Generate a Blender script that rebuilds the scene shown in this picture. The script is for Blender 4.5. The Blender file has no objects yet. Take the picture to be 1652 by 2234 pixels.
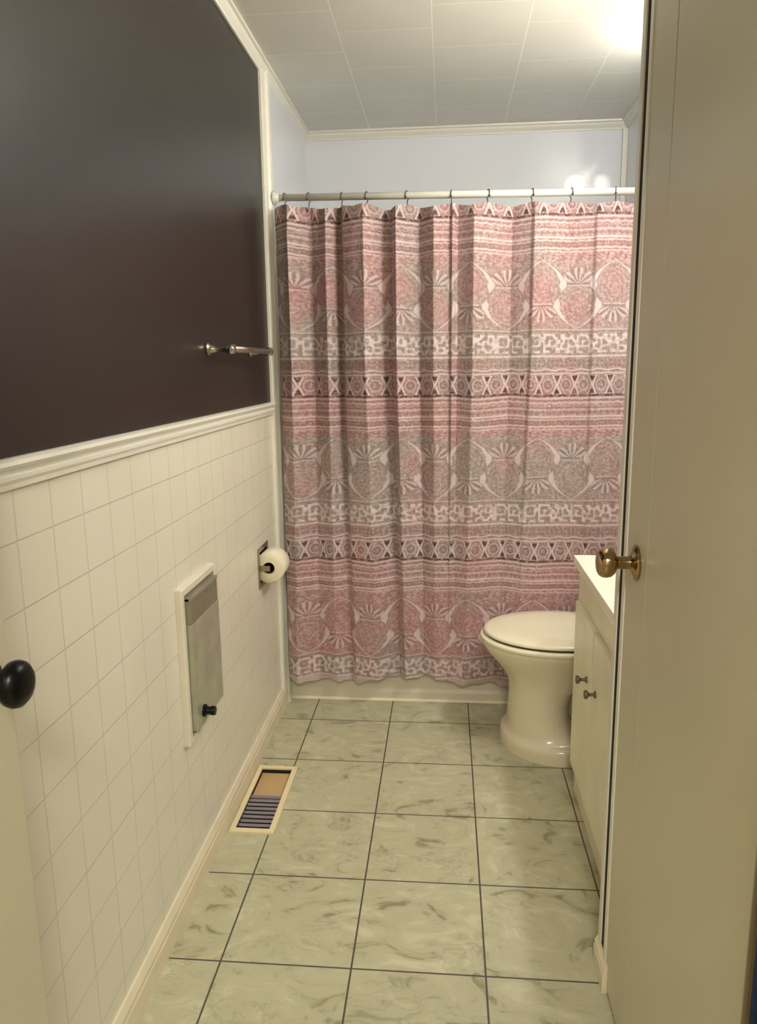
import bpy, bmesh, math, random
import numpy as np
from mathutils import Vector, Matrix

sc = bpy.context.scene
COL = sc.collection
PI = math.pi
rnd = random.Random(4)

# ------------------------------------------------------------------ camera
F, Rt, Up = ((-0.08786058, 0.9777422, -0.19052743),
             (0.99612246, 0.0871082, -0.01233699),
             (-0.00453411, 0.19087259, 0.98160435))
cam_d = bpy.data.cameras.new('camera')
cam = bpy.data.objects.new('camera', cam_d)
COL.objects.link(cam)
m = Matrix(((Rt[0], Up[0], -F[0], 0.0),
            (Rt[1], Up[1], -F[1], 0.0),
            (Rt[2], Up[2], -F[2], 1.35022),
            (0, 0, 0, 1)))
cam.matrix_world = m
cam_d.sensor_fit = 'HORIZONTAL'
cam_d.sensor_width = 36.0
cam_d.lens = 36.0 * 1646.122 / 1652.0
cam_d.clip_start = 0.02
sc.camera = cam

# ------------------------------------------------------------------ view / world
sc.view_settings.view_transform = 'Standard'
sc.view_settings.look = 'None'
sc.view_settings.gamma = 1.0
sc.view_settings.exposure = 1.12
sc.view_settings.use_curve_mapping = False
world = bpy.data.worlds.new('world')
sc.world = world
world.use_nodes = True
wb = world.node_tree.nodes['Background']
wb.inputs[0].default_value = (1.0, 0.93, 0.78, 1)
wb.inputs[1].default_value = 0.05

BULB_POWER = 88.0
DOME_POWER = 25.0          # emission strength of each vanity bulb
BULB_COL = (1.0, 0.995, 0.975)
HALL_POWER = 25.0
HALL_COL = (1.0, 0.975, 0.87)
TUB_POWER = 0.0

def area_light(name, loc, rot, size, power, col, size_y=None):
    d = bpy.data.lights.new(name, 'AREA')
    d.energy = power; d.color = col; d.size = size
    if size_y:
        d.shape = 'RECTANGLE'; d.size_y = size_y
    o = bpy.data.objects.new(name, d)
    o.location = loc; o.rotation_euler = rot
    COL.objects.link(o)
    return o

area_light('hall_ceiling_light', (0.1, -0.75, 2.33), (0, 0, 0), 0.45, HALL_POWER, HALL_COL)

# ------------------------------------------------------------------ helpers
def link(name, bm, mat, parent=None, smooth=False, loc=(0, 0, 0)):
    bmesh.ops.recalc_face_normals(bm, faces=bm.faces)
    me = bpy.data.meshes.new(name)
    bm.to_mesh(me); bm.free()
    for p in me.polygons:
        p.use_smooth = smooth
    mats = mat if isinstance(mat, (list, tuple)) else [mat]
    for mm in mats:
        me.materials.append(mm)
    o = bpy.data.objects.new(name, me)
    o.location = loc
    COL.objects.link(o)
    if parent:
        o.parent = parent
        pl = Vector((0, 0, 0)); q = parent
        while q:
            pl += q.location; q = q.parent
        o.location = Vector(loc) - pl
    return o

def smooth_angle(o, deg=35):
    me = o.data
    for p in me.polygons:
        p.use_smooth = True
    bm = bmesh.new(); bm.from_mesh(me)
    lim = math.radians(deg)
    for e in bm.edges:
        if len(e.link_faces) == 2 and e.calc_face_angle(0) > lim:
            e.smooth = False
    bm.to_mesh(me); bm.free()
    return o

def empty(name, label, cat, loc, group=None):
    o = bpy.data.objects.new(name, None)
    o.location = loc
    COL.objects.link(o)
    o.empty_display_size = 0.05
    return tag(o, label, cat, group)

def tag(o, label, cat, group=None):
    o['label'] = label; o['category'] = cat
    if group:
        o['group'] = group
    return o

def struct(o):
    o['kind'] = 'structure'
    return o

def box(bm, x0, x1, y0, y1, z0, z1, bev=0.0, seg=2):
    vs = [bm.verts.new((x, y, z)) for x in (x0, x1) for y in (y0, y1) for z in (z0, z1)]
    idx = [(0, 1, 3, 2), (4, 6, 7, 5), (0, 4, 5, 1), (2, 3, 7, 6), (0, 2, 6, 4), (1, 5, 7, 3)]
    fs = [bm.faces.new([vs[i] for i in f]) for f in idx]
    if bev > 0:
        es = {e for f in fs for e in f.edges}
        bmesh.ops.bevel(bm, geom=list(es), offset=bev, segments=seg, affect='EDGES', profile=0.7)
    return bm

def boxes(*bs, bev=0.0):
    bm = bmesh.new()
    for b in bs:
        box(bm, *b, bev=bev)
    return bm

def prism_y(bm, prof, y0, y1):
    """profile [(x,z)..] extruded along y"""
    a = [bm.verts.new((x, y0, z)) for x, z in prof]
    b = [bm.verts.new((x, y1, z)) for x, z in prof]
    n = len(prof)
    for i in range(n):
        bm.faces.new((a[i], a[(i + 1) % n], b[(i + 1) % n], b[i]))
    bm.faces.new(a[::-1]); bm.faces.new(b)
    return bm

def prism_x(bm, prof, x0, x1):
    """profile [(y,z)..] extruded along x"""
    a = [bm.verts.new((x0, y, z)) for y, z in prof]
    b = [bm.verts.new((x1, y, z)) for y, z in prof]
    n = len(prof)
    for i in range(n):
        bm.faces.new((a[i], a[(i + 1) % n], b[(i + 1) % n], b[i]))
    bm.faces.new(a[::-1]); bm.faces.new(b)
    return bm

def lathe(bm, prof, origin, axis, seg=40, cap=True):
    """profile [(distance along axis, radius)..] spun about axis"""
    axis = Vector(axis).normalized()
    t = Vector((0, 0, 1)) if abs(axis.z) < 0.9 else Vector((1, 0, 0))
    u = axis.cross(t).normalized(); v = axis.cross(u)
    o = Vector(origin)
    rings = []
    for d, r in prof:
        if r < 1e-6:
            rings.append([bm.verts.new(o + axis * d)])
        else:
            rings.append([bm.verts.new(o + axis * d + (u * math.cos(2 * PI * k / seg) + v * math.sin(2 * PI * k / seg)) * r)
                          for k in range(seg)])
    for a, b in zip(rings, rings[1:]):
        for k in range(seg):
            k2 = (k + 1) % seg
            if len(a) == 1 and len(b) == 1:
                continue
            if len(a) == 1:
                bm.faces.new((a[0], b[k], b[k2]))
            elif len(b) == 1:
                bm.faces.new((a[k], a[k2], b[0]))
            else:
                bm.faces.new((a[k], a[k2], b[k2], b[k]))
    if cap:
        for r_ in (rings[0], rings[-1]):
            if len(r_) > 1:
                bm.faces.new(r_)
    return bm

def tube(bm, pts, r, seg=12, cap=True):
    pts = [Vector(p) for p in pts]
    rings = []
    prev = None
    for i, p in enumerate(pts):
        if i == 0: d = pts[1] - pts[0]
        elif i == len(pts) - 1: d = pts[-1] - pts[-2]
        else: d = (pts[i + 1] - pts[i]).normalized() + (pts[i] - pts[i - 1]).normalized()
        d.normalize()
        if prev is None:
            t = Vector((0, 0, 1)) if abs(d.z) < 0.9 else Vector((1, 0, 0))
            u = d.cross(t).normalized()
        else:
            u = (prev - d * prev.dot(d)).normalized()
        prev = u
        v = d.cross(u)
        rr = r[i] if isinstance(r, (list, tuple)) else r
        rings.append([bm.verts.new(p + (u * math.cos(2 * PI * k / seg) + v * math.sin(2 * PI * k / seg)) * rr) for k in range(seg)])
    for a, b in zip(rings, rings[1:]):
        for k in range(seg):
            k2 = (k + 1) % seg
            bm.faces.new((a[k], a[k2], b[k2], b[k]))
    if cap:
        bm.faces.new(rings[0]); bm.faces.new(rings[-1])
    return bm

# ------------------------------------------------------------------ materials
def lin(c):
    return tuple(((v / 255) / 12.92 if v / 255 <= 0.04045 else ((v / 255 + 0.055) / 1.055) ** 2.4) for v in c)

def pbr(name, srgb, rough=0.5, metal=0.0, coat=0.0, var=0.05, vscale=6.0, bump=0.0, bscale=80.0, spec=0.5):
    mt = bpy.data.materials.new(name); mt.use_nodes = True
    nt = mt.node_tree; N = nt.nodes; L = nt.links
    b = N['Principled BSDF']
    c = lin(srgb)
    tc = N.new('ShaderNodeTexCoord')
    nz = N.new('ShaderNodeTexNoise'); nz.inputs['Scale'].default_value = vscale; nz.inputs['Detail'].default_value = 4
    L.new(tc.outputs['Object'], nz.inputs['Vector'])
    rp = N.new('ShaderNodeValToRGB')
    rp.color_ramp.elements[0].position = 0.3; rp.color_ramp.elements[1].position = 0.7
    rp.color_ramp.elements[0].color = (*[v * (1 - var) for v in c], 1)
    rp.color_ramp.elements[1].color = (*[min(1, v * (1 + var)) for v in c], 1)
    L.new(nz.outputs['Fac'], rp.inputs['Fac'])
    L.new(rp.outputs['Color'], b.inputs['Base Color'])
    b.inputs['Roughness'].default_value = rough
    b.inputs['Metallic'].default_value = metal
    b.inputs['Coat Weight'].default_value = coat
    b.inputs['Specular IOR Level'].default_value = spec
    if bump > 0:
        n2 = N.new('ShaderNodeTexNoise'); n2.inputs['Scale'].default_value = bscale
        L.new(tc.outputs['Object'], n2.inputs['Vector'])
        bp = N.new('ShaderNodeBump'); bp.inputs['Strength'].default_value = bump; bp.inputs['Distance'].default_value = 0.002
        L.new(n2.outputs['Fac'], bp.inputs['Height'])
        L.new(bp.outputs['Normal'], b.inputs['Normal'])
    return mt

def brick_mat(name, face, mortar, bw, rh, off, msize, order, shift, rough, veins=None, bumpd=0.002, bstr=0.5, msmooth=0.2, wav=0.0):
    """grid of tiles / panels in object space. order picks which axes feed the grid; shift is subtracted."""
    mt = bpy.data.materials.new(name); mt.use_nodes = True
    nt = mt.node_tree; N = nt.nodes; L = nt.links
    b = N['Principled BSDF']
    tc = N.new('ShaderNodeTexCoord')
    sep = N.new('ShaderNodeSeparateXYZ'); L.new(tc.outputs['Object'], sep.inputs[0])
    cmb = N.new('ShaderNodeCombineXYZ')
    for k in (0, 1):
        ad = N.new('ShaderNodeMath'); ad.operation = 'SUBTRACT'
        L.new(sep.outputs[order[k]], ad.inputs[0]); ad.inputs[1].default_value = shift[k]
        L.new(ad.outputs[0], cmb.inputs[k])
    br = N.new('ShaderNodeTexBrick')
    br.offset = off; br.offset_frequency = 2; br.squash = 1.0
    br.inputs['Scale'].default_value = 1.0
    br.inputs['Mortar Size'].default_value = msize
    br.inputs['Mortar Smooth'].default_value = msmooth
    br.inputs['Brick Width'].default_value = bw
    br.inputs['Row Height'].default_value = rh
    L.new(cmb.outputs[0], br.inputs['Vector'])
    c = lin(face)
    if veins:
        # wispy marbling: two stretched, distorted noises
        mp = N.new('ShaderNodeMapping'); mp.inputs['Scale'].default_value = (1.0, 1.5, 1.0)
        mp.inputs['Rotation'].default_value = (0, 0, 0.5)
        L.new(tc.outputs['Object'], mp.inputs['Vector'])
        # each tile gets its own piece of the marbling
        n1 = N.new('ShaderNodeTexNoise'); n1.inputs['Scale'].default_value = 7.5; n1.inputs['Detail'].default_value = 7
        n1.inputs['Roughness'].default_value = 0.62; n1.inputs['Distortion'].default_value = 1.6
        L.new(mp.outputs[0], n1.inputs['Vector'])
        r1 = N.new('ShaderNodeValToRGB')
        e = r1.color_ramp.elements
        e[0].position = 0.33; e[0].color = (*lin(veins[0]), 1)
        e[1].position = 0.66; e[1].color = (*lin(veins[1]), 1)
        x = e.new(0.42); x.color = (*[v * 0.93 for v in c], 1)
        x = e.new(0.55); x.color = (*c, 1)
        L.new(n1.outputs['Fac'], r1.inputs['Fac'])
        n2 = N.new('ShaderNodeTexNoise'); n2.inputs['Scale'].default_value = 9.0; n2.inputs['Detail'].default_value = 3
        n2.inputs['Distortion'].default_value = 2.2
        L.new(mp.outputs[0], n2.inputs['Vector'])
        # thin vein where noise crosses 0.5
        sb = N.new('ShaderNodeMath'); sb.operation = 'SUBTRACT'; L.new(n2.outputs['Fac'], sb.inputs[0]); sb.inputs[1].default_value = 0.47
        ab = N.new('ShaderNodeMath'); ab.operation = 'ABSOLUTE'; L.new(sb.outputs[0], ab.inputs[0])
        mr = N.new('ShaderNodeMapRange'); mr.inputs['From Min'].default_value = 0.0; mr.inputs['From Max'].default_value = 0.045
        mr.inputs['To Min'].default_value = 1.0; mr.inputs['To Max'].default_value = 0.0
        L.new(ab.outputs[0], mr.inputs['Value'])
        n3 = N.new('ShaderNodeTexNoise'); n3.inputs['Scale'].default_value = 5.0
        L.new(tc.outputs['Object'], n3.inputs['Vector'])
        m3 = N.new('ShaderNodeMapRange'); m3.inputs['From Min'].default_value = 0.46; m3.inputs['From Max'].default_value = 0.62
        m3.inputs['To Max'].default_value = 0.32
        L.new(n3.outputs['Fac'], m3.inputs['Value'])
        mu = N.new('ShaderNodeMath'); mu.operation = 'MULTIPLY'
        L.new(mr.outputs[0], mu.inputs[0]); L.new(m3.outputs[0], mu.inputs[1])
        mx = N.new('ShaderNodeMix'); mx.data_type = 'RGBA'
        L.new(mu.outputs[0], mx.inputs['Factor']); L.new(r1.outputs['Color'], mx.inputs[6])
        mx.inputs[7].default_value = (*lin(veins[2]), 1)
        facecol = mx.outputs[2]
    else:
        n1 = N.new('ShaderNodeTexNoise'); n1.inputs['Scale'].default_value = 3.0; n1.inputs['Detail'].default_value = 3
        L.new(tc.outputs['Object'], n1.inputs['Vector'])
        r1 = N.new('ShaderNodeValToRGB')
        r1.color_ramp.elements[0].position = 0.3; r1.color_ramp.elements[1].position = 0.7
        r1.color_ramp.elements[0].color = (*[v * 0.97 for v in c], 1)
        r1.color_ramp.elements[1].color = (*[min(1, v * 1.03) for v in c], 1)
        L.new(n1.outputs['Fac'], r1.inputs['Fac'])
        facecol = r1.outputs['Color']
    mx2 = N.new('ShaderNodeMix'); mx2.data_type = 'RGBA'
    L.new(br.outputs['Fac'], mx2.inputs['Factor']); L.new(facecol, mx2.inputs[6])
    mx2.inputs[7].default_value = (*lin(mortar), 1)
    L.new(mx2.outputs[2], b.inputs['Base Color'])
    b.inputs['Roughness'].default_value = rough
    inv = N.new('ShaderNodeMath'); inv.operation = 'SUBTRACT'; inv.inputs[0].default_value = 1.0
    L.new(br.outputs['Fac'], inv.inputs[1])
    hgt = inv.outputs[0]
    if wav > 0:
        nw = N.new('ShaderNodeTexNoise'); nw.inputs['Scale'].default_value = 9.0; nw.inputs['Detail'].default_value = 2
        L.new(tc.outputs['Object'], nw.inputs['Vector'])
        ma = N.new('ShaderNodeMath'); ma.operation = 'MULTIPLY_ADD'; ma.inputs[1].default_value = wav
        L.new(nw.outputs['Fac'], ma.inputs[0]); L.new(inv.outputs[0], ma.inputs[2])
        hgt = ma.outputs[0]
    bp = N.new('ShaderNodeBump'); bp.inputs['Strength'].default_value = bstr; bp.inputs['Distance'].default_value = bumpd
    L.new(hgt, bp.inputs['Height']); L.new(bp.outputs['Normal'], b.inputs['Normal'])
    return mt

M = {}
M['floor'] = brick_mat('floor_tile', (186, 182, 152), (84, 76, 66), 0.3048, 0.3048, 0.0, 0.0024, (0, 1), (-0.5136, 2.6985),
                       0.38, veins=((142, 136, 104), (200, 196, 166), (118, 110, 82)), bumpd=0.0015, wav=0.25)
M['ceiling'] = brick_mat('ceiling_tile', (222, 220, 210), (246, 243, 232), 0.305, 0.299, 0.5, 0.0022, (1, 0), (2.47, -0.345),  # lighter seam colour paints in the highlight along the bevelled tile edges
                         0.42, bumpd=0.002, bstr=0.4)
M['tileboard'] = brick_mat('scored_tileboard', (227, 222, 205), (214, 208, 190), 0.108, 0.108, 0.0, 0.0018, (1, 2), (1.285, 0.985),
                           0.27, bumpd=0.0022, bstr=0.6, msmooth=0.5, wav=0.35)
M['brown'] = pbr('brown_wall_paint', (33, 25, 21), rough=0.34, var=0.03, vscale=2, bump=0.08, bscale=60)
M['surround'] = pbr('white_surround_panel', (226, 228, 234), rough=0.07, var=0.02, vscale=2, bump=0.22, bscale=5)
M['trim'] = pbr('white_gloss_trim', (230, 226, 214), rough=0.3, var=0.03, vscale=8)
M['baseboard'] = pbr('cream_baseboard', (226, 214, 188), rough=0.35, var=0.05, vscale=14)
M['door'] = pbr('white_door_paint', (202, 195, 170), rough=0.33, var=0.03, vscale=3, bump=0.12, bscale=30)
M['hall'] = pbr('hall_wall_paint', (190, 176, 150), rough=0.6)
M['dark'] = pbr('painted_gap_shade', (34, 24, 18), rough=0.8)  # dark colour standing in for the shade around the closet door
M['brownedge'] = pbr('brown_door_frame_edge', (110, 84, 52), rough=0.6)
M['navy'] = pbr('navy_cloth', (20, 52, 92), rough=0.9, var=0.2, vscale=40, bump=0.5, bscale=300)
M['tub'] = pbr('tub_enamel', (216, 206, 188), rough=0.2, coat=0.3, var=0.03)
M['rod'] = pbr('white_rod_enamel', (226, 224, 214), rough=0.25, var=0.02)
M['ring'] = pbr('dark_metal_hook', (92, 86, 82), rough=0.35, metal=0.8)
M['toilet'] = pbr('bone_china', (222, 211, 184), rough=0.14, coat=0.5, var=0.02)
M['seat'] = pbr('bone_seat_plastic', (234, 226, 200), rough=0.25, var=0.02)
M['gap'] = pbr('seat_gap_shade', (60, 52, 40), rough=0.8)  # shade between seat and lid, put into the colour
M['cabinet'] = pbr('cream_cabinet_paint', (240, 234, 208), rough=0.35, var=0.05, vscale=9, bump=0.1, bscale=40)
M['counter'] = pbr('white_countertop', (246, 243, 226), rough=0.25, var=0.02)
M['pewter'] = pbr('pewter_knob', (122, 112, 92), rough=0.35, metal=0.8)
M['brass'] = pbr('aged_brass', (168, 144, 108), rough=0.16, metal=1.0, var=0.06, vscale=30)
M['black'] = pbr('black_knob', (5, 5, 8), rough=0.32, var=0.1, spec=0.25)
M['nickel'] = pbr('brushed_nickel', (186, 176, 164), rough=0.22, metal=1.0)
M['chrome'] = pbr('chrome', (160, 152, 134), rough=0.12, metal=1.0)
M['paper'] = pbr('toilet_paper', (232, 222, 196), rough=0.9, var=0.03, vscale=60, bump=0.3, bscale=200)
M['card'] = pbr('cardboard_core', (120, 104, 80), rough=0.9)
M['htrframe'] = pbr('white_heater_frame', (224, 216, 198), rough=0.3)
M['htrcover'] = pbr('satin_metal_cover', (176, 174, 152), rough=0.22, metal=0.3, var=0.12, vscale=14)
M['htrgrille'] = pbr('heater_grille', (150, 142, 124), rough=0.45, metal=0.2)
M['register'] = pbr('cream_register_frame', (232, 216, 176), rough=0.4)
M['louver'] = pbr('louver_metal', (150, 142, 152), rough=0.35, metal=0.6)
M['damper'] = pbr('duct_damper', (190, 160, 116), rough=0.5)
M['duct'] = pbr('dark_duct', (40, 32, 30), rough=0.7)
M['caulk'] = pbr('caulk_bead', (236, 226, 196), rough=0.5)

def emis(name, col, s):
    mt = bpy.data.materials.new(name); mt.use_nodes = True
    b = mt.node_tree.nodes['Principled BSDF']
    b.inputs['Base Color'].default_value = (*col, 1)
    b.inputs['Emission Color'].default_value = (*col, 1)
    b.inputs['Emission Strength'].default_value = s
    return mt
M['bulb'] = emis('glowing_bulb', BULB_COL, BULB_POWER)
M['dome'] = emis('glowing_globe', BULB_COL, DOME_POWER)

# ------------------------------------------------------------------ setting
XL, XR, YT, YF, ZC = -0.65, 0.79, 2.89, 3.65, 2.39
XC = 0.362           # face of the closet wall

# floor with an opening for the register
RX0, RX1, RY0, RY1 = -0.6245, -0.5075, 1.970, 2.328
bm = bmesh.new()
def quad(bm, pts):
    return bm.faces.new([bm.verts.new(p) for p in pts])
for (x0, x1, y0, y1) in ((-1.35, RX0, -1.45, YT + .05), (RX1, 1.35, -1.45, YT + .05), (RX0, RX1, -1.45, RY0), (RX0, RX1, RY1, YT + .05)):
    quad(bm, [(x0, y0, 0), (x1, y0, 0), (x1, y1, 0), (x0, y1, 0)])
struct(link('floor', bm, M['floor']))

bm = boxes((-1.35, 1.35, -1.45, YF + .06, ZC, ZC + .05))
struct(link('ceiling', bm, M['ceiling']))

# left wall: brown paint above, scored cream tileboard below the chair rail
TPY0, TPY1, TPZ0, TPZ1 = 2.517, 2.629, 0.598, 0.712
bm = boxes((XL - .06, XL, 0.15, 2.80, 1.20, ZC))
wl = struct(link('wall_left', bm, M['brown']))
bm = bmesh.new()
for b in ((0.15, TPY0, 0, 1.2), (TPY1, 2.80, 0, 1.2), (TPY0, TPY1, 0, TPZ0), (TPY0, TPY1, TPZ1, 1.2)):
    box(bm, XL - .06, XL, b[0], b[1], b[2], b[3])
struct(link('wall_left_wainscot', bm, M['tileboard']))
# tub alcove: left end, back, right wall
struct(link('wall_alcove_left', boxes((XL - .06, XL + .008, 2.80, YF, 0, ZC)), M['surround']))
struct(link('wall_far', boxes((XL - .06, XR + .06, YF, YF + .06, 0, ZC)), M['surround']))
struct(link('wall_alcove_right', boxes((XR, XR + .06, 2.80, YF, 0, ZC)), M['surround']))
struct(link('wall_right', boxes((XR, XR + .06, 0.0, 2.80, 0, ZC)), M['door']))

# closet bump-out on the right, with an opening for its door
CY0, CY1 = 0.80, 1.522
struct(link('wall_closet', boxes((XC, XC + .02, 0.15, CY0 - .016, 0, ZC), (XC, XC + .02, CY0 - .016, CY1, 2.05, ZC)), M['door']))
struct(link('wall_closet_end', boxes((XC + .02, XR, 1.515, 1.545, 0, ZC)), M['door']))
struct(link('trim_closet_corner', boxes((XC - .009, XC + .022, CY1, 1.548, 0.07, ZC), bev=.002), M['trim']))
struct(link('closet_gap_shade', boxes((XC - .006, XC + .05, 1.508, 1.5215, 0, 2.05)), M['dark']))  # added dark strip, paints the shade in the gap beside the door
struct(link('closet_inner_shade', boxes((XC + .04, XC + .05, CY0, CY1 - .01, 0.0, 2.05)), M['dark']))  # added dark sheet, paints the closet's inner shade behind the door
struct(link('trim_closet_jamb', boxes((XC - .004, XC + .02, CY0 - .016, CY0 - .002, 0, 2.05)), M['brownedge']))

# doorway wall and hallway behind the camera
struct(link('wall_doorway', boxes((-1.35, XL + .02, 0.07, 0.15, 0, ZC), (XC, 1.35, 0.07, 0.15, 0, ZC), (XL + .02, XC, 0.07, 0.15, 2.06, ZC)), M['hall']))
struct(link('wall_hall_left', boxes((-1.35, -1.3, -1.45, 0.07, 0, ZC)), M['hall']))
struct(link('wall_hall_right', boxes((1.3, 1.35, -1.45, 0.07, 0, ZC)), M['hall']))
struct(link('wall_hall_back', boxes((-1.3, 1.3, -1.45, -1.40, 0, ZC)), M['hall']))

# baseboard with a stepped, rounded top
def bbprof(x, s, h=.082):
    return [(x, 0.0), (x + s * .013, 0.0), (x + s * .013, h * .62), (x + s * .011, h * .68), (x + s * .0115, h * .80),
            (x + s * .008, h * .90), (x + s * .005, h), (x, h)]
struct(link('baseboard_left', prism_y(bmesh.new(), bbprof(XL, 1), 0.16, 2.885), M['baseboard']))
struct(link('baseboard_right', prism_y(bmesh.new(), bbprof(XC - .002, -1.2, .066), 1.452, 1.550), M['baseboard']))
# chair rail
x = XL
prof = [(x, 1.176), (x + .008, 1.176), (x + .009, 1.184), (x + .012, 1.190), (x + .0125, 1.196), (x + .008, 1.199),
        (x + .009, 1.203), (x + .017, 1.208), (x + .020, 1.213), (x + .018, 1.219), (x + .010, 1.222), (x, 1.222)]
struct(link('trim_chair_rail', prism_y(bmesh.new(), prof, 0.16, 2.80), M['trim']))
# upright trim where the painted wall meets the tub surround
bm = bmesh.new()
pts = [(XL, 2.795), (XL + .008, 2.795), (XL + .011, 2.803), (XL + .011, 2.846), (XL + .020, 2.852), (XL + .022, 2.872), (XL + .013, 2.888), (XL, 2.888)]
a = [bm.verts.new((px, py, 0.0)) for px, py in pts]; b = [bm.verts.new((px, py, ZC)) for px, py in pts]
for i in range(len(pts)):
    bm.faces.new((a[i], a[(i + 1) % len(pts)], b[(i + 1) % len(pts)], b[i]))
bm.faces.new(a); bm.faces.new(b)
struct(link('trim_tub_corner', bm, M['trim']))
# crown moulding
def crown(x, s):
    return [(x, ZC), (x, ZC - .036), (x + s * .006, ZC - .036), (x + s * .008, ZC - .030), (x + s * .013, ZC - .024),
            (x + s * .018, ZC - .018), (x + s * .022, ZC - .009), (x + s * .030, ZC - .007), (x + s * .031, ZC)]
struct(link('trim_crown_left', prism_y(bmesh.new(), crown(XL, 1), 0.16, YF), M['trim']))
struct(link('trim_crown_right', prism_y(bmesh.new(), crown(XR, -1), 1.55, YF), M['trim']))
struct(link('trim_crown_far', prism_x(bmesh.new(), crown(YF, -1), XL, XR), M['trim']))
# corner bead of the surround at back right
struct(link('trim_alcove_corner', boxes((XR - .022, XR, YF - .02, YF, .35, ZC - .036), bev=.004), M['trim']))

# ------------------------------------------------------------------ doors
def knob_profile():
    return [(0, .0), (0, .031), (.004, .0325), (.007, .030), (.009, .020), (.012, .0125), (.032, .0115), (.036, .014),
            (.040, .021), (.046, .0262), (.053, .0278), (.060, .0265), (.066, .0215), (.069, .013), (.070, 0.0)]

DX, DY1 = -0.580, 0.905
bm = boxes((DX - .035, DX, 0.175, DY1, .012, 2.035), bev=.002)
d1 = link('door_1', bm, M['door'], None); struct(d1)
kz = 0.962
bm = lathe(bmesh.new(), [(0, 0), (0, .031), (.004, .0325), (.007, .030), (.009, .018), (.012, .012), (.024, .0115), (.028, .015),
                         (.031, .023), (.036, .0288), (.043, .0305), (.050, .0290), (.056, .0225), (.059, .013), (.060, 0)],
           (DX, .848, kz), (1, 0, 0), 48, cap=False)
k = link('door_knob', bm, M['black'], d1, True); k['label'] = 'glossy black round knob'

# closet door: slab with an edge strip and one upright groove
DXR = 0.355
bm = bmesh.new()
box(bm, DXR, DXR + .032, CY0 + .004, 1.3205, .010, 2.03, bev=.0015)
box(bm, DXR, DXR + .032, 1.3235, 1.466, .010, 2.03, bev=.0015)
box(bm, DXR + .003, DXR + .032, 1.3205, 1.3235, .010, 2.03)
d2 = struct(link('door_2', bm, M['door']))
bm = boxes((DXR - .002, DXR + .030, 1.469, 1.492, .010, 2.03), bev=.003)
es = link('edge_strip', bm, M['trim'], d2)
ky, kz = 1.392, 0.985
bm = lathe(bmesh.new(), [(0, 0), (0, .033), (.004, .034), (.008, .030), (.010, .019), (.014, .0125), (.034, .0115), (.038, .014),
                         (.041, .021), (.047, .0265), (.055, .0285), (.063, .0275), (.069, .024), (.072, .018), (.073, 0.0)],
           (DXR, ky, kz), (-1, 0, 0), 56, cap=False)
k = link('door_knob', bm, M['brass'], d2); smooth_angle(k, 40); k['label'] = 'shiny brass round knob with round rose'

# navy cloth hanging past the near edge of the closet door
bm = bmesh.new()
n = 40
top, bot = [], []
rows = []
for j in range(14):
    z = 1.0 - j * 0.07
    row = []
    for i in range(n + 1):
        y = 0.56 + 0.205 * i / n
        xx = XC - .018 + .007 * math.sin(i * 0.8 + j * .12) + .004 * math.sin(i * .33 + 1)
        row.append((xx, y, z))
    rows.append(row)
fr = [[bm.verts.new(p) for p in r_] for r_ in rows]
bk = [[bm.verts.new((p[0] + .005, p[1], p[2])) for p in r_] for r_ in rows]
for j in range(13):
    for i in range(n):
        bm.faces.new((fr[j][i], fr[j][i + 1], fr[j + 1][i + 1], fr[j + 1][i]))
        bm.faces.new((bk[j][i], bk[j + 1][i], bk[j + 1][i + 1], bk[j][i + 1]))
for i in range(n):
    bm.faces.new((fr[0][i], bk[0][i], bk[0][i + 1], fr[0][i + 1]))
    bm.faces.new((fr[13][i], fr[13][i + 1], bk[13][i + 1], bk[13][i]))
for j in range(13):
    bm.faces.new((fr[j][0], fr[j + 1][0], bk[j + 1][0], bk[j][0]))
    bm.faces.new((fr[j][n], bk[j][n], bk[j + 1][n], fr[j + 1][n]))
tag(link('hanging_cloth', bm, M['navy'], None, True), 'navy blue cloth hanging at the near edge of the cream closet door', 'cloth')

# ------------------------------------------------------------------ bathtub
tub = empty('bathtub', 'bone coloured bathtub apron showing below the pink patterned curtain', 'bathtub', (0.07, 3.27, 0))
bm = bmesh.new()
prof = [(YT, 0), (YT, .035), (YT + .006, .05), (YT + .012, .33), (YT - .002, .345), (YT - .004, .362), (YT + .006, .375), (YT + .075, .378), (YT + .075, 0)]
prism_x(bm, prof, XL + .012, XR - .003)
link('apron', bm, M['tub'], tub)
bm = boxes((XL + .012, XR - .003, YF - .09, YF - .003, 0, .378), (XL + .012, XL + .10, YT + .075, YF - .09, 0, .378), (XR - .16, XR - .003, YT + .075, YF - .09, 0, .378),
           (XL + .10, XR - .16, YT + .075, YF - .09, .03, .08))
link('basin', bm, M['tub'], tub)
link('caulk_bead', prism_x(bmesh.new(), [(YT - .007, 0), (YT - .004, .006), (YT + .001, .010), (YT + .001, 0)], XL + .014, XR), M['caulk'], tub)

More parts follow.
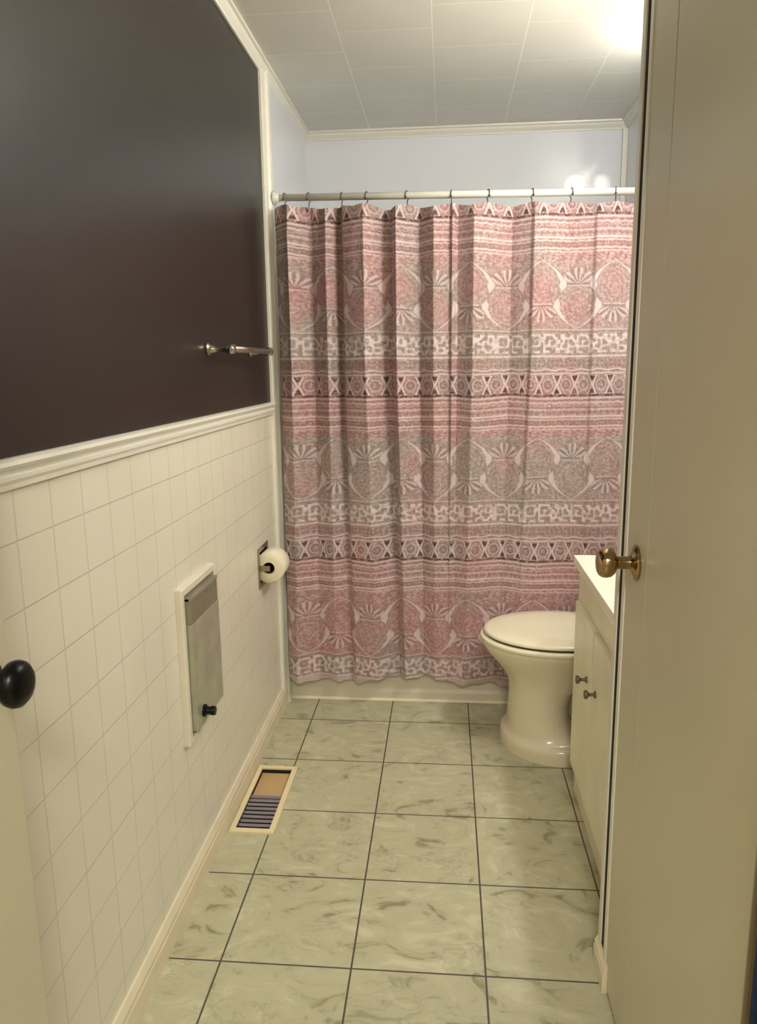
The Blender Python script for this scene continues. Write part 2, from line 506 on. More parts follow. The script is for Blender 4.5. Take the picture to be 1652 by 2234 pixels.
# ------------------------------------------------------------------ curtain rod
RY = 2.868
def rodz(x):
    return 1.953 - (x + .62) * 0.0125
rod = empty('curtain_rod', 'white shower curtain rod spanning the tub opening', 'curtain rod', (0.07, RY, rodz(.07)))
bm = tube(bmesh.new(), [(XL + .014, RY, rodz(XL)), (XR - .006, RY, rodz(XR))], .0125, 24)
rb = link('rod', bm, M['rod'], rod, True)
bm = lathe(bmesh.new(), [(0, .0), (0, .024), (.006, .024), (.012, .017), (.022, .016), (.022, 0)], (XL + .022, RY, rodz(XL)), (1, 0, -.0125), 24, cap=False)
link('end_cap', bm, M['rod'], rod, True)
bm = lathe(bmesh.new(), [(0, .0), (0, .024), (.006, .024), (.012, .017), (.022, .016), (.022, 0)], (XR, RY, rodz(XR)), (-1, 0, .0125), 24, cap=False)
link('end_cap', bm, M['rod'], rod, True)

# ------------------------------------------------------------------ curtain
def vnoise(x, y, sx, sy, seed):
    r = np.random.RandomState(seed)
    g = r.rand(64, 64)
    fx = np.mod(x / sx, 64); fy = np.mod(y / sy, 64)
    ix = np.floor(fx).astype(int); iy = np.floor(fy).astype(int)
    tx = fx - ix; ty = fy - iy
    tx = tx * tx * (3 - 2 * tx); ty = ty * ty * (3 - 2 * ty)
    ix1 = (ix + 1) % 64; iy1 = (iy + 1) % 64; ix %= 64; iy %= 64
    return (g[iy, ix] * (1 - tx) + g[iy, ix1] * tx) * (1 - ty) + (g[iy1, ix] * (1 - tx) + g[iy1, ix1] * tx) * ty

def sst(a, b, v):
    t = np.clip((v - a) / (b - a), 0, 1)
    return t * t * (3 - 2 * t)

C_PINK = np.array(lin((188, 140, 136)))
C_TAUPE = np.array(lin((166, 151, 141)))
C_LIGHT = np.array(lin((228, 210, 206)))
C_PALE = np.array(lin((208, 180, 176)))
C_DARK = np.array(lin((90, 64, 64)))

GLY = ["0111110 1100011 1101011 1100010 1111110 1100000 1101110",
       "1110011 1011011 1011110 1111000 0001111 1101001 1111111",
       "1111100 1000110 1011011 1010011 1111110 1000011 1110011",
       "0110111 1100101 1011101 1110111 0010001 1111011 1001110",
       "1100110 1111110 0101011 1101001 1001111 1111000 0011110"]
GB = np.array([[[int(c) for c in row] for row in g.split()] for g in GLY], float)

def pattern(u, z):
    """printed cloth colour at cloth coordinate u (across) and height z"""
    PER = 0.626
    zz = z + 0.004 * (vnoise(u, z, .12, .3, 3) - .5) * 2
    k = np.floor((1.866 - zz) / PER)           # which vertical repeat (-1 top .. 2)
    w = np.mod(1.866 - zz, PER)
    M2 = 0.2525
    a = np.mod((u + 0.416) / M2 + 0.5, 1.0) - 0.5
    shp = u.shape + (3,)
    # ground colour
    pinkness = vnoise(u, z, .11, .09, 11) * .7 + vnoise(u, z, .03, .05, 12) * .3
    zone = np.where(w < .15, .95, np.where(w < .40, np.select([k < 0, k == 0, k == 1, k >= 2], [.5, .35, .10, .8], .5), np.where(w < .49, .18, np.where(w < .535, .45, .60))))
    # bands of the dye drift with height: first repeat mixed, second grey, third rosy
    zone = np.where((w >= .167) & (w < .40) & (k == 0), .38, zone)
    zone = np.where((w < .15) & (k == 0), .70, zone)
    zone = np.where((w >= .167) & (w < .40) & (k == 1), .12, zone)
    zone = np.where((w >= .14) & (w < .34) & (k >= 2), .85, zone)
    pk = np.clip(zone + (pinkness - .5) * 1.3, 0, 1)[..., None]
    col = C_TAUPE * (1 - pk) + C_PINK * pk
    light = np.zeros_like(u); dark = np.zeros_like(u); pale = np.zeros_like(u)

    def line(c, hw, amp=0.0, per=.03, soft=.0012):
        d = np.abs(w - c - amp * np.sin(2 * PI * u / per))
        return 1 - sst(hw, hw + soft, d)
    # --- stripe zone
    dark = np.maximum(dark, line(.004, .0032) * (.55 + .45 * (np.sin(2 * PI * u / .041 + np.sin(u * 40)) > -.5)))
    for c, h, am in ((.014, .002, 0), (.030, .0016, .0015), (.055, .0012, 0), (.081, .0026, 0), (.092, .0012, .001), (.117, .0022, .001), (.128, .001, 0)):
        light = np.maximum(light, line(c, h, am) * .85)
    for c, h in ((.022, .0018), (.0475, .0014), (.066, .0020), (.098, .0018), (.110, .0014)):
        dark = np.maximum(dark, line(c, h, .0012, .019) * .40)
    inz = (w > .034) & (w < .046)
    pale = np.maximum(pale, inz * (np.sin(2 * PI * u / .0158) * np.sin(2 * PI * w / .012) > .15) * .6)
    inz = (w > .058) & (w < .078)
    pale = np.maximum(pale, inz * (np.abs(np.mod(u / .021, 1) - .5) < .13 + .2 * np.abs(w - .068) / .01) * .5)
    inz = (w > .100) & (w < .116)
    dark = np.maximum(dark, inz * (np.abs(np.mod(u / .0126, 1) - .5) < .16) * .4)
    # --- fine floral
    inz = (w > .130) & (w < .172)
    fl = np.sin(2 * PI * u / .0315 + 2.2 * np.sin(2 * PI * w / .042)) * np.sin(2 * PI * w / .021 + 1.5 * np.sin(2 * PI * u / .063))
    pale = np.maximum(pale, inz * sst(.1, .45, fl) * .75)
    dark = np.maximum(dark, inz * sst(.35, .6, -fl) * .3)
    # --- medallions
    b = (w - .160) / .232
    inm = (b > 0) & (b < 1)
    bb = np.clip(b, 0, 1)
    hb = np.interp(bb, [0, .05, .15, .3, .4, .5, .6, .7, .85, .95, 1], [.01, .085, .20, .292, .282, .25, .218, .208, .30, .415, .49])
    aa = np.abs(a)
    dd = aa - hb                                   # <0: inside upright onion
    thick = np.where(bb < .5, .010 + .036 * np.clip(bb / .36, 0, 1) ** 1.3 * (1 - sst(.36, .44, bb)),
                     .010 + .036 * np.clip((1 - bb) / .36, 0, 1) ** 1.3 * (1 - sst(.36, .44, 1 - bb)))
    side_up = dd < 0
    gapm = 1 - (1 - sst(.03, .075, np.abs(bb - .5)))
    ragged = .55 + .9 * vnoise(u, z, .008, .012, 31)
    brd = (1 - sst(thick * .6, thick * 1.2, np.abs(dd) * (1.25 - .35 * ragged))) * gapm
    light = np.maximum(light, inm * brd * np.clip(ragged, 0, .84))
    edge = (1 - sst(.004, .012, np.abs(np.abs(dd) - thick * 1.25)))
    dark = np.maximum(dark, inm * edge * .28)
    # local frame of each onion: la across, lb from point(0) to base(1)
    la = np.where(side_up, a, np.sign(a) * (aa - .5))
    lb = np.where(side_up, bb, 1 - bb)
    core = np.abs(dd) > thick * 1.4
    # contour rings in the bulb
    rr = np.sqrt((la * M2 / .055) ** 2 + ((lb - .36) * .232 / .060) ** 2)
    bulb = (lb < .62) & core & inm
    ring = np.abs(np.mod(rr * 3.2 + .16 * np.sin(np.arctan2(lb - .36, la * 1.1) * 6) + .5 * vnoise(u, z, .012, .010, 33), 1) - .5)
    pale = np.maximum(pale, bulb * (ring < .14) * .42)
    dark = np.maximum(dark, bulb * (ring > .38) * .16)
    pale = np.maximum(pale, bulb * (rr < .22) * .3)
    col = np.where((bulb & (rr < .75) & (k < 1))[..., None], col * .5 + C_PINK * .5, col)
    # neck bars
    nk = (np.abs(lb - .64) < .010) & core & inm
    light = np.maximum(light, nk * .5)
    nk = (np.abs(lb - .665) < .009) & core & inm
    dark = np.maximum(dark, nk * .4)
    # fan petals at the base
    fan = (lb > .69) & core & inm & (lb < .985)
    ang = np.arctan2(la * M2, (lb - .66) * .232)
    rad = np.sqrt((la * M2) ** 2 + ((lb - .66) * .232) ** 2)
    pet = np.abs(np.mod(ang / .95 + .5, 1) - .5)
    petal = fan & (np.abs(ang) < 1.30) & (rad < .058) & (rad > .014)
    light = np.maximum(light, petal * (1 - sst(.05, .12, np.abs(pet - .14 - .12 * np.sin(rad / .062 * PI)))) * .7)
    dark = np.maximum(dark, petal * (pet > .42) * .4)
    dark = np.maximum(dark, petal * (pet < .07) * .45)
    # --- rules under the medallions
    light = np.maximum(light, line(.397, .0022) * .55)
    dark = np.maximum(dark, line(.402, .0016) * .35)
    # --- squiggle band
    v0, v1 = .412, .478
    ins = (w > v0) & (w < v1)
    cell = M2 / 4 * .93
    ci = np.floor(u / cell + 100).astype(int)
    gx = np.mod(u / cell, 1) * 7 - .5; gy = np.clip((w - v0) / (v1 - v0), 0, 1) * 7 - .5
    gid = (ci * 7 + (ci // 3)) % 5
    def samp(ix, iy):
        ix = np.clip(ix, 0, 6); iy = np.clip(iy, 0, 6)
        return GB[gid, iy, ix]
    x0 = np.floor(gx).astype(int); y0 = np.floor(gy).astype(int); tx = gx - x0; ty = gy - y0
    g = (samp(x0, y0) * (1 - tx) + samp(x0 + 1, y0) * tx) * (1 - ty) + (samp(x0, y0 + 1) * (1 - tx) + samp(x0 + 1, y0 + 1) * tx) * ty
    light = np.maximum(light, ins * sst(.58, .86, g) * (.55 + .45 * sst(.3, .6, vnoise(u, z, .010, .007, 41))))
    dark = np.maximum(dark, ins * (1 - sst(.05, .25, g)) * .22)
    # --- line, dotted squares, waves
    light = np.maximum(light, line(.490, .0026) * .9)
    inz = (w > .499) & (w < .531)
    sq = (np.abs(np.mod(u / .0158, 1) - .5) < .30) & (np.abs(np.mod((w - .499) / .0158, 1) - .5) < .30)
    dark = np.maximum(dark, inz * sq * .38)
    light = np.maximum(light, line(.538, .0022, .0025, .0631) * .8)
    dark = np.maximum(dark, line(.5435, .0014, .0025, .0631) * .4)
    light = np.maximum(light, line(.551, .0020, .001, .05) * .8)
    # --- X and ring band
    x0_, x1_ = .556, .626
    inx = (w > x0_)
    cw = M2 / 4
    cx = np.mod((u + .416) / cw, 1) - .5
    cy = (w - (x0_ + x1_) / 2) / (x1_ - x0_)
    ex = .5 - np.abs(cx)
    col = np.where(inx[..., None] & (ex > .40 * np.abs(cy) + .02)[..., None], col * .90, col)
    light = np.maximum(light, inx * (1 - sst(.022, .055, np.abs(ex - .40 * np.abs(cy) - .03))) * .95)
    tri = inx & (ex < .46 * np.abs(cy) - .045) & (np.abs(cy) < .45) & (np.abs(cy) > .22)
    dark = np.maximum(dark, tri * 1.0)
    rx = cx * cw; ry = cy * (x1_ - x0_)
    r2 = np.sqrt(rx ** 2 + (ry * .85) ** 2)
    light = np.maximum(light, inx * (1 - sst(.0012, .0028, np.abs(r2 - .0170))) * .45)
    dark = np.maximum(dark, inx * (1 - sst(.0018, .003, np.abs(r2 - .0110))) * .42)
    pale = np.maximum(pale, inx * (1 - sst(.003, .0045, r2)) * .4)
    # --- cloth mottling
    mot = vnoise(u, z, .006, .004, 21) * .5 + vnoise(u, z, .0035, .012, 22) * .3 + vnoise(u, z, .014, .003, 23) * .35
    pale = np.maximum(pale, sst(.58, .80, mot) * .6)
    dark = np.maximum(dark, sst(.54, .30, mot) * .30)
    tick = vnoise(u, z, .0045, .0045, 24)
    light = np.maximum(light, sst(.80, .93, tick) * .6)
    dark = np.maximum(dark, sst(.20, .06, tick) * .5)
    # faded dye: the print is fainter in patches
    fade = (.72 + .42 * vnoise(u, z, .05, .035, 25))
    light = light * np.clip(fade + .08, 0, 1); dark = dark * np.clip(fade, 0, 1); pale = pale * np.clip(fade, 0, 1)
    L_ = light[..., None]; D_ = dark[..., None]; P_ = pale[..., None]
    col = col * (1 - P_) + C_PALE * P_
    col = col * (1 - D_) + C_DARK * D_
    col = col * (1 - L_) + C_LIGHT * L_
    hem = (z < .118)[..., None]
    col = np.where(hem, col * .4 + C_LIGHT * .55, col)
    return np.clip(col * np.array([.83, .84, .89]), 0, 1)

CX0, CX1 = -.622, .760
nx, nz = 620, 690
xs = np.linspace(CX0, CX1, nx)
tz = np.linspace(0, 1, nz)
X, T = np.meshgrid(xs, tz)
# fold slopes (+ turns the cloth towards the left, - towards the right)
seg = [(-.620, -.562, 1.0), (-.562, -.493, -.9), (-.493, -.434, .75), (-.434, -.385, -.9), (-.385, -.372, 2.6), (-.372, -.292, .40),
       (-.292, -.206, -1.0), (-.206, -.180, 2.4), (-.180, -.097, -.55), (-.097, -.045, 1.15), (-.045, .014, -.15), (.014, .022, 2.0),
       (.022, .040, -1.2), (.040, .097, .75), (.097, .235, -.62), (.235, .298, .45), (.298, .308, 1.8), (.308, .43, -.30), (.43, .515, .10),
       (.515, .525, 1.5), (.525, .66, -.25), (.66, .70, 1.2), (.70, .80, -.4)]
fine = np.linspace(CX0 - .03, CX1 + .03, 3000)
def fold(segs, blur):
    s = np.zeros_like(fine)
    for a0, a1, v in segs:
        s[(fine >= a0) & (fine < a1)] = v
    kk = np.exp(-np.linspace(-2.5, 2.5, blur) ** 2); kk /= kk.sum()
    s = np.convolve(np.pad(s, blur, mode='edge'), kk, 'same')[blur:-blur]
    d = np.cumsum(s) * (fine[1] - fine[0])
    # take out the drift so that the cloth hangs under the rod
    wn = 601
    kb = np.ones(wn) / wn
    base = np.convolve(np.pad(d, wn, mode='edge'), kb, 'same')[wn:-wn]
    return d - base
f1 = fold(seg, 15); f2 = fold(seg, 61)
Z0 = 1.917 - (X + .62) * .0125
hooks_x = [-.586, -.498, -.377, -.286, -.141, .017, .147, .302, .438, .591, .722]
# cloth top sags slightly between the hooks
hx = np.array(hooks_x)
dist = np.min(np.abs(xs[:, None] - hx[None, :]), axis=1)
gapw = np.interp(xs, hx, np.concatenate([np.diff(hx), [.13]]))
sag = .010 * np.clip(dist / .06, 0, 1) ** 1.4
top = Z0[0] - sag
bot = .112 - .012 * np.sin((xs - CX0) * 9.5) - .007 * np.sin((xs) * 31) + .004 * np.sin(xs * 77)
Z = top[None, :] * (1 - T) + bot[None, :] * T
amp1 = np.interp(T, [0, .05, .25, .5, .8, 1], [.75, 1.0, 1.0, .5, .16, .15])
amp2 = np.interp(T, [0, .25, .5, .8, 1], [0, .0, .30, .30, .35])
drift = .03 * np.interp(T, [0, .3, 1], [0, 0, 1]) * np.sin(X * 7)
D1 = np.interp(X + drift, fine, f1); D2 = np.interp(X + drift, fine, f2)
out = D1 * amp1 + D2 * amp2
# extra short pinch left of the fourth hook and diagonal creases
out += -.012 * np.exp(-((X + .455 - .04 * T) / .018) ** 2) * np.clip(1 - T / .12, 0, 1)
out += .0022 * np.sin((X * 38 + T * 60)) * vnoise(X, T, .15, .15, 5) * .8
out += .004 * (vnoise(X, T * 1.8, .16, .30, 8) - .5) + .0016 * (vnoise(X, T * 1.8, .045, .07, 9) - .5)
lr = np.interp(X, [-.62, -.1, .25, .76], [1.75, 1.45, .95, .75])
Y = np.minimum(2.838 - out * lr, YT - .010)
Y = np.maximum(Y, 2.75)
U = X + .020 * D1 / .03 * .25
colr = pattern(U, Z + .0)
verts = np.stack([X, Y, Z], -1).reshape(-1, 3)
me = bpy.data.meshes.new('shower_curtain')
nf = (nx - 1) * (nz - 1)
me.vertices.add(len(verts)); me.vertices.foreach_set('co', verts.astype(np.float32).ravel())
ii, jj = np.meshgrid(np.arange(nx - 1), np.arange(nz - 1))
v00 = (jj * nx + ii).ravel(); v10 = v00 + 1; v01 = v00 + nx; v11 = v01 + 1
loops = np.stack([v00, v01, v11, v10], -1).ravel().astype(np.int32)
me.loops.add(nf * 4); me.loops.foreach_set('vertex_index', loops)
me.polygons.add(nf); me.polygons.foreach_set('loop_start', (np.arange(nf) * 4).astype(np.int32))
me.update(calc_edges=True); me.validate()
me.polygons.foreach_set('use_smooth', np.ones(nf, bool))
at = me.color_attributes.new('print', 'FLOAT_COLOR', 'POINT')
at.data.foreach_set('color', np.concatenate([colr.reshape(-1, 3), np.ones((nx * nz, 1))], 1).astype(np.float32).ravel())
mt = bpy.data.materials.new('printed_curtain_cloth'); mt.use_nodes = True
N = mt.node_tree.nodes; Lk = mt.node_tree.links
bs = N['Principled BSDF']; bs.inputs['Roughness'].default_value = .72; bs.inputs['Specular IOR Level'].default_value = .25
bs.inputs['Sheen Weight'].default_value = .15
an = N.new('ShaderNodeAttribute'); an.attribute_name = 'print'
Lk.new(an.outputs['Color'], bs.inputs['Base Color'])
tcn = N.new('ShaderNodeTexCoord'); nn = N.new('ShaderNodeTexNoise'); nn.inputs['Scale'].default_value = 260
Lk.new(tcn.outputs['Object'], nn.inputs['Vector'])
bp = N.new('ShaderNodeBump'); bp.inputs['Strength'].default_value = .35; bp.inputs['Distance'].default_value = .001
Lk.new(nn.outputs['Fac'], bp.inputs['Height']); Lk.new(bp.outputs['Normal'], bs.inputs['Normal'])
me.materials.append(mt)
cur = bpy.data.objects.new('shower_curtain', me)
COL.objects.link(cur)
tag(cur, 'pink and taupe patterned fabric shower curtain hanging from the white rod', 'shower curtain')

# hooks on the rod
where = ['first from the left wall', 'second from the left wall', 'third from the left wall', 'fourth from the left wall', 'fifth from the left wall', 'sixth from the left wall',
         'fourth from the closet door', 'third from the closet door', 'second from the closet door', 'nearest the closet door']
hk0 = None
for i, hxp in enumerate(hooks_x[:10]):
    if hk0 is None:
        bm = bmesh.new()
        R_ = .0165
        pts = []
        for k_ in range(20):
            t_ = math.radians(205 - k_ * 15)
            pts.append((0.0, math.cos(t_) * R_, math.sin(t_) * R_))
        pts += [(0.0, .004, -.026), (0.0, -.004, -.040), (0.0, -.010, -.050), (0.0, -.016, -.046), (0.0, -.017, -.038)]
        tube(bm, pts, .0017, 8)
        bmesh.ops.create_uvsphere(bm, u_segments=12, v_segments=8, radius=.0038, matrix=Matrix.Translation(pts[0]))
        hk0 = link('curtain_hook', bm, M['ring'], None, True)
        o = hk0
    else:
        o = hk0.copy(); COL.objects.link(o)
    o.location = (hxp, RY, rodz(hxp) - .001)
    o.rotation_euler = (0, 0, rnd.uniform(-.35, .35))
    tag(o, 'dark metal curtain hook on the white rod, ' + where[i], 'hook', 'curtain hooks along the rod')

# ------------------------------------------------------------------ toilet
toi = empty('toilet', 'bone coloured toilet with closed lid between the vanity and the tub', 'toilet', (.45, 2.59, 0))
YC = 2.595
def outline(xf, xm, xb, hw, n=64, sq=2.0):
    pts = []
    for k_ in range(n):
        t_ = 2 * PI * k_ / n
        c_, s_ = math.cos(t_), math.sin(t_)
        if c_ < 0:
            xx = xm + (xm - xf) * c_
            yy = hw * s_
        else:
            xx = xm + (xb - xm) * math.copysign(abs(c_) ** (2 / 3.2), c_)
            yy = hw * math.copysign(abs(s_) ** (2 / 3.2), s_)
        pts.append((xx, YC + yy))
    return pts
def loft(bm, secs, n=64, capb=True, capt=True):
    rings = []
    for s_ in secs:
        z, xf, xm, xb, hw = s_
        rings.append([bm.verts.new((x_, y_, z)) for x_, y_ in outline(xf, xm, xb, hw, n)])
    for a_, b_ in zip(rings, rings[1:]):
        for k_ in range(n):
            bm.faces.new((a_[k_], a_[(k_ + 1) % n], b_[(k_ + 1) % n], b_[k_]))
    if capb: bm.faces.new(rings[0][::-1])
    if capt: bm.faces.new(rings[-1])
    return bm
bm = loft(bmesh.new(), [
    (0, .203, .43, .60, .200), (.030, .203, .43, .60, .200), (.050, .205, .43, .60, .198), (.056, .209, .43, .60, .191), (.060, .218, .41, .57, .180), (.066, .2255, .38, .50, .166),
    (.09, .226, .36, .47, .158), (.14, .231, .35, .44, .148), (.19, .234, .35, .44, .146), (.235, .231, .36, .46, .150), (.265, .220, .38, .52, .158),
    (.295, .198, .39, .56, .168), (.325, .172, .39, .58, .178), (.350, .150, .39, .59, .187), (.372, .137, .39, .60, .194), (.384, .134, .39, .60, .196), (.390, .138, .39, .60, .192)])
o = link('bowl', bm, M['toilet'], toi); smooth_angle(o, 50)
bm = loft(bmesh.new(), [(.390, .142, .39, .56, .190), (.391, .132, .39, .565, .200), (.398, .128, .39, .57, .204), (.404, .129, .39, .57, .203), (.408, .136, .39, .565, .197)])
o = link('seat', bm, M['seat'], toi); smooth_angle(o, 50)
bm = loft(bmesh.new(), [(.407, .148, .39, .55, .187), (.4165, .148, .39, .55, .187)])
link('lid_gap_shade', bm, M['gap'], toi)  # dark filler painting the shadow line under the lid
bm = loft(bmesh.new(), [(.4155, .145, .39, .56, .190), (.4168, .141, .39, .565, .194), (.421, .140, .39, .57, .195), (.427, .143, .39, .567, .192), (.431, .154, .39, .555, .184),
                        (.434, .20, .39, .52, .145), (.435, .28, .39, .47, .08)])
o = link('lid', bm, M['seat'], toi); smooth_angle(o, 50)
bm = boxes((.61, .782, YC - .17, YC + .17, .39, .615), bev=.018)
o = link('tank', bm, M['toilet'], toi); smooth_angle(o, 40)
bm = boxes((.602, .786, YC - .18, YC + .18, .615, .643), bev=.008)
link('tank_lid', bm, M['toilet'], toi)
bm = bmesh.new(); box(bm, .40, .66, YC - .075, YC + .075, 0.0, .38, bev=.03)
o = link('trapway', bm, M['toilet'], toi); smooth_angle(o, 50)
for s_ in (-1, 1):
    bm = lathe(bmesh.new(), [(0, 0), (0, .010), (.006, .010), (.012, .007), (.014, 0)], (.575, YC + s_ * .07, .41), (0, 0, 1), 16, cap=False)
    link('hinge_cap', bm, M['seat'], toi, True)

# ------------------------------------------------------------------ vanity
VX, VY0, VY1 = .408, 1.56, 2.275
van = empty('vanity_cabinet', 'cream painted bathroom vanity cabinet with two doors beside the toilet', 'cabinet', (.6, 1.92, 0))
bm = boxes((VX + .004, XR - .003, VY0, VY1, .10, .742), bev=.002)
link('body', bm, M['cabinet'], van)
link('kick_board', boxes((VX + .010, VX + .024, VY0, VY1 - .004, 0, .10)), M['cabinet'], van)
for (a_, b_, kyy, kzz) in ((1.965, 2.245, 2.030, .478), (1.66, 1.957, 1.905, .490)):
    bm = boxes((VX - .010, VX + .004, a_, b_, .112, .642), bev=.003)
    dr = link('cabinet_door', bm, M['cabinet'], van)
    bm = lathe(bmesh.new(), [(0, 0), (0, .0095), (.003, .0095), (.005, .0045), (.018, .0045), (.021, .010), (.026, .0125), (.030, .010), (.031, 0)], (VX - .010, kyy, kzz), (-1, 0, 0), 20, cap=False)
    link('knob', bm, M['pewter'], dr, True)
ct = link('countertop', boxes((VX - .012, XR - .003, VY0, VY1 + .028, .742, .770), bev=.004), M['counter'])
tag(ct, 'off-white countertop lying on the cream vanity cabinet', 'countertop')

# ------------------------------------------------------------------ vanity light on the right wall (out of sight behind the closet)
vl = empty('vanity_light', 'row of round glowing bulbs on the right wall above the vanity', 'light', (XR, 1.88, 2.02))
link('back_plate', boxes((XR - .035, XR, 1.58, 2.18, 1.97, 2.07), bev=.006), M['chrome'], vl)
for yy in (1.655, 1.805, 1.955, 2.105):
    bm = bmesh.new()
    bmesh.ops.create_uvsphere(bm, u_segments=20, v_segments=12, radius=.036, matrix=Matrix.Translation((XR - .075, yy, 2.02)))
    link('bulb', bm, M['bulb'], vl, True)

# small globe lamp on the ceiling over the toilet, also hidden by the closet from here
cl = empty('ceiling_light', 'small round glowing globe lamp on the ceiling above the toilet', 'light', (.715, 2.70, ZC))
link('mount', lathe(bmesh.new(), [(0, 0), (0, .045), (.012, .045), (.018, .022), (.024, .018), (.024, 0)], (.715, 2.70, ZC), (0, 0, -1), 32, cap=False), M['rod'], cl, True)
bm = bmesh.new()
bmesh.ops.create_uvsphere(bm, u_segments=24, v_segments=14, radius=.045, matrix=Matrix.Translation((.715, 2.70, ZC - .060)))
link('globe', bm, M['dome'], cl, True)

# ------------------------------------------------------------------ wall heater
ht = empty('wall_heater', 'white framed metal wall heater set in the cream tiled wall below the chair rail', 'heater', (XL, 1.84, .41))
HY0, HY1, HZ0, HZ1 = 1.700, 1.968, .415, .822
bm = bmesh.new()
t_ = .018
def frame_x(bm, x0, x1, x1o, o, i):
    # rectangular ring in the wall plane with chamfered outer edge; o, i = (y0, y1, z0, z1)
    def rect(x, r): return [bm.verts.new((x, y_, z_)) for y_, z_ in ((r[0], r[2]), (r[1], r[2]), (r[1], r[3]), (r[0], r[3]))]
    c = .003
    rs = [rect(x0, o), rect(x1o, o), rect(x1, (o[0] + c, o[1] - c, o[2] + c, o[3] - c)), rect(x1, i), rect(x0, i)]
    for a_, b_ in zip(rs, rs[1:] + rs[:1]):
        for k_ in range(4):
            bm.faces.new((a_[k_], a_[(k_ + 1) % 4], b_[(k_ + 1) % 4], b_[k_]))
frame_x(bm, XL, XL + .017, XL + .014, (HY0, HY1, HZ0, HZ1), (HY0 + t_, HY1 - .012, HZ0 + t_, HZ1 - t_))
box(bm, XL, XL + .005, HY0 + t_ - .001, HY1 - .011, HZ0 + t_ - .001, HZ1 - t_ + .001)
link('frame', bm, M['htrframe'], ht)
bm = bmesh.new()
box(bm, XL + .006, XL + .031, HY0 + t_ + .006, HY1 - .026, HZ0 + .030, HZ1 - .095, bev=.003)
link('front_cover', bm, M['htrcover'], ht)
bm = bmesh.new()
g0, g1 = HY0 + t_ + .006, HY1 - .026
box(bm, XL + .006, XL + .025, g0, g1, HZ1 - .095, HZ1 - .028)
nb = 26
for i in range(nb):
    yy = g0 + (g1 - g0) * (i + .5) / nb
    box(bm, XL + .025, XL + .0295, yy - .0025, yy + .0025, HZ1 - .095, HZ1 - .032)
box(bm, XL + .006, XL + .031, g0, g1, HZ1 - .034, HZ1 - .027)
link('grille', bm, M['htrgrille'], ht)
bm = lathe(bmesh.new(), [(0, 0), (0, .016), (.006, .016), (.008, .011), (.018, .010), (.020, .0125), (.030, .0115), (.031, 0)], (XL + .031, 1.772, .480), (1, 0, 0), 24, cap=False)
k = link('control_knob', bm, M['black'], ht); smooth_angle(k, 40); k['label'] = 'small black control knob'

# ------------------------------------------------------------------ toilet paper holder and roll
tp = empty('toilet_paper_holder', 'recessed chrome toilet paper holder in the cream wall', 'toilet paper holder', (XL, 2.573, .655))
bm = bmesh.new()
P0, P1, Q0, Q1 = 2.500, 2.646, .582, .728
box(bm, XL, XL + .004, P0, TPY0 + .001, Q0, Q1, bev=.001)
box(bm, XL, XL + .004, TPY1 - .001, P1, Q0, Q1, bev=.001)
box(bm, XL, XL + .004, TPY0, TPY1, Q0, TPZ0 + .001, bev=.001)
box(bm, XL, XL + .004, TPY0, TPY1, TPZ1 - .001, Q1, bev=.001)
link('plate', bm, M['chrome'], tp)
bm = boxes((XL - .056, XL - .053, TPY0, TPY1, TPZ0, TPZ1), (XL - .053, XL, TPY0, TPY0 + .002, TPZ0, TPZ1), (XL - .053, XL, TPY1 - .002, TPY1, TPZ0, TPZ1),
           (XL - .053, XL, TPY0, TPY1, TPZ0, TPZ0 + .002), (XL - .053, XL, TPY0, TPY1, TPZ1 - .002, TPZ1))
link('recess', bm, M['chrome'], tp)
RXc, RZc = -.617, .655
for yy, s_ in ((2.519, 1), (2.627, -1)):
    bm = bmesh.new()
    box(bm, XL - .02, RXc + .006, yy - .002, yy + .002, RZc - .010, RZc + .010, bev=.001)
    link('arm', bm, M['chrome'], tp)
link('roller', tube(bmesh.new(), [(RXc, 2.519, RZc), (RXc, 2.627, RZc)], .008, 20), M['black'], tp, True)
bm = bmesh.new()
lathe(bm, [(0, .021), (0, .052), (.003, .055), (.095, .055), (.098, .052), (.098, .021), (0, .021)], (RXc, 2.524, RZc), (0, 1, 0), 48, cap=False)
roll = link('toilet_paper_roll', bm, M['paper']); smooth_angle(roll, 50)
tag(roll, 'white toilet paper roll held in the chrome wall holder', 'toilet paper')
core = link('cardboard_core', lathe(bmesh.new(), [(.001, .0195), (.001, .0212), (.097, .0212), (.097, .0195), (.001, .0195)], (RXc, 2.524, RZc), (0, 1, 0), 40, cap=False), M['card'], roll, True)

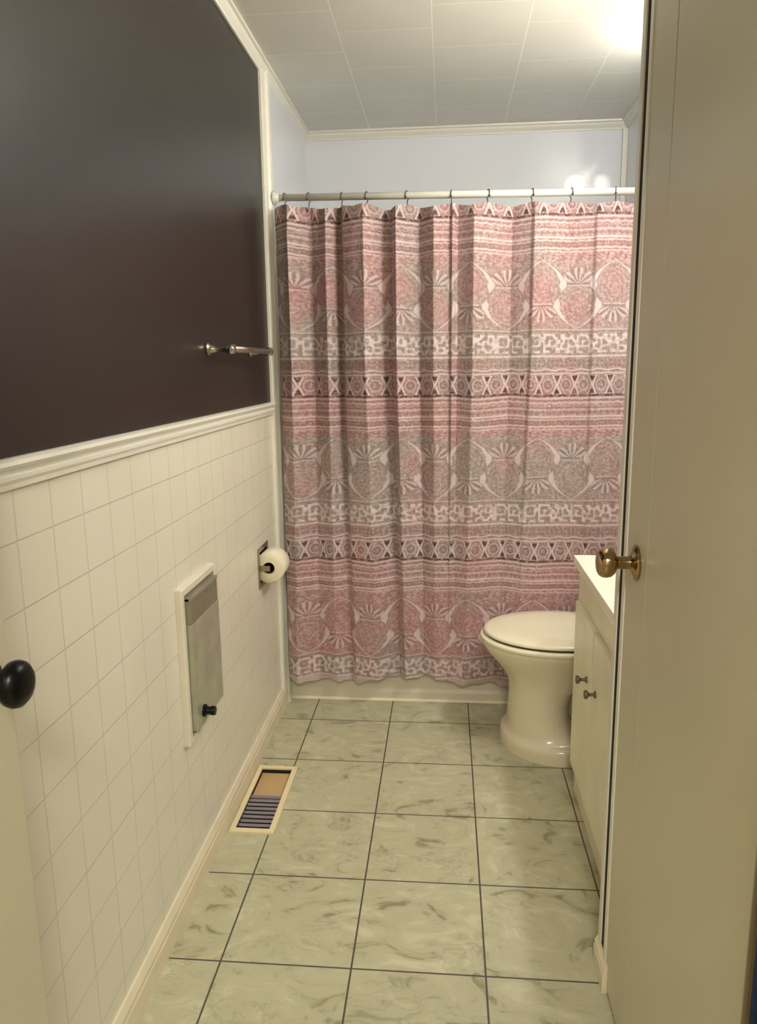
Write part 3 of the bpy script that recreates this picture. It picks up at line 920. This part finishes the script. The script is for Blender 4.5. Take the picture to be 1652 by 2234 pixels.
# ------------------------------------------------------------------ towel bar
tb = empty('towel_bar', 'brushed metal towel bar on the dark brown wall above the chair rail', 'towel bar', (XL, 2.3, 1.40))
BX, BZ = -.582, 1.400
for yy in (2.060, 2.512):
    bm = lathe(bmesh.new(), [(0, 0), (0, .016), (.004, .017), (.008, .014), (.012, .0105), (.030, .0085), (.055, .0095), (.060, .013), (.068, .0145), (.078, .012), (.082, 0)], (XL, yy, BZ), (1, 0, 0), 28, cap=False)
    o = link('bracket', bm, M['nickel'], tb); smooth_angle(o, 50)
link('bar', tube(bmesh.new(), [(BX, 2.045, BZ), (BX, 2.528, BZ)], .0085, 20), M['nickel'], tb, True)

# ------------------------------------------------------------------ floor register
rg = empty('floor_register', 'cream framed metal floor register in the tiles beside the left baseboard', 'floor vent', (-.565, 2.147, 0))
bm = bmesh.new()
ox0, ox1, oy0, oy1 = -.632, -.498, 1.960, 2.336
ix0, ix1, iy0, iy1 = -.6175, -.5145, 1.980, 2.320
for b_ in ((ox0, ix0, oy0, oy1), (ix1, ox1, oy0, oy1), (ix0, ix1, oy0, iy0), (ix0, ix1, iy1, oy1)):
    box(bm, b_[0], b_[1], b_[2], b_[3], 0.0, .006)
bmesh.ops.remove_doubles(bm, verts=bm.verts, dist=1e-5)
link('frame', bm, M['register'], rg)
bm = boxes((ix0 - .004, ix0 - .002, iy0 - .004, iy1 + .004, -.12, 0.002), (ix1 + .002, ix1 + .004, iy0 - .004, iy1 + .004, -.12, .002),
           (ix0 - .004, ix1 + .004, iy0 - .006, iy0 - .004, -.12, .002), (ix0 - .004, ix1 + .004, iy1 + .004, iy1 + .006, -.12, .002),
           (ix0 - .004, ix1 + .004, iy0 - .004, iy1 + .004, -.122, -.12))
link('duct', bm, M['duct'], rg)
bm = boxes((ix0, ix1, 2.165, iy1, -.016, -.013))
link('damper', bm, M['damper'], rg)
nlv = 9
for i in range(nlv):
    yy = iy0 + .010 + (2.175 - iy0) * i / nlv
    bm = bmesh.new()
    box(bm, ix0, ix1, yy - .0052, yy + .0052, -.0008, .0008)
    bmesh.ops.rotate(bm, verts=bm.verts, cent=(0, yy, 0), matrix=Matrix.Rotation(math.radians(20), 3, 'X'))
    bmesh.ops.translate(bm, verts=bm.verts, vec=(0, 0, -.006))
    link('louver', bm, M['louver'], rg)
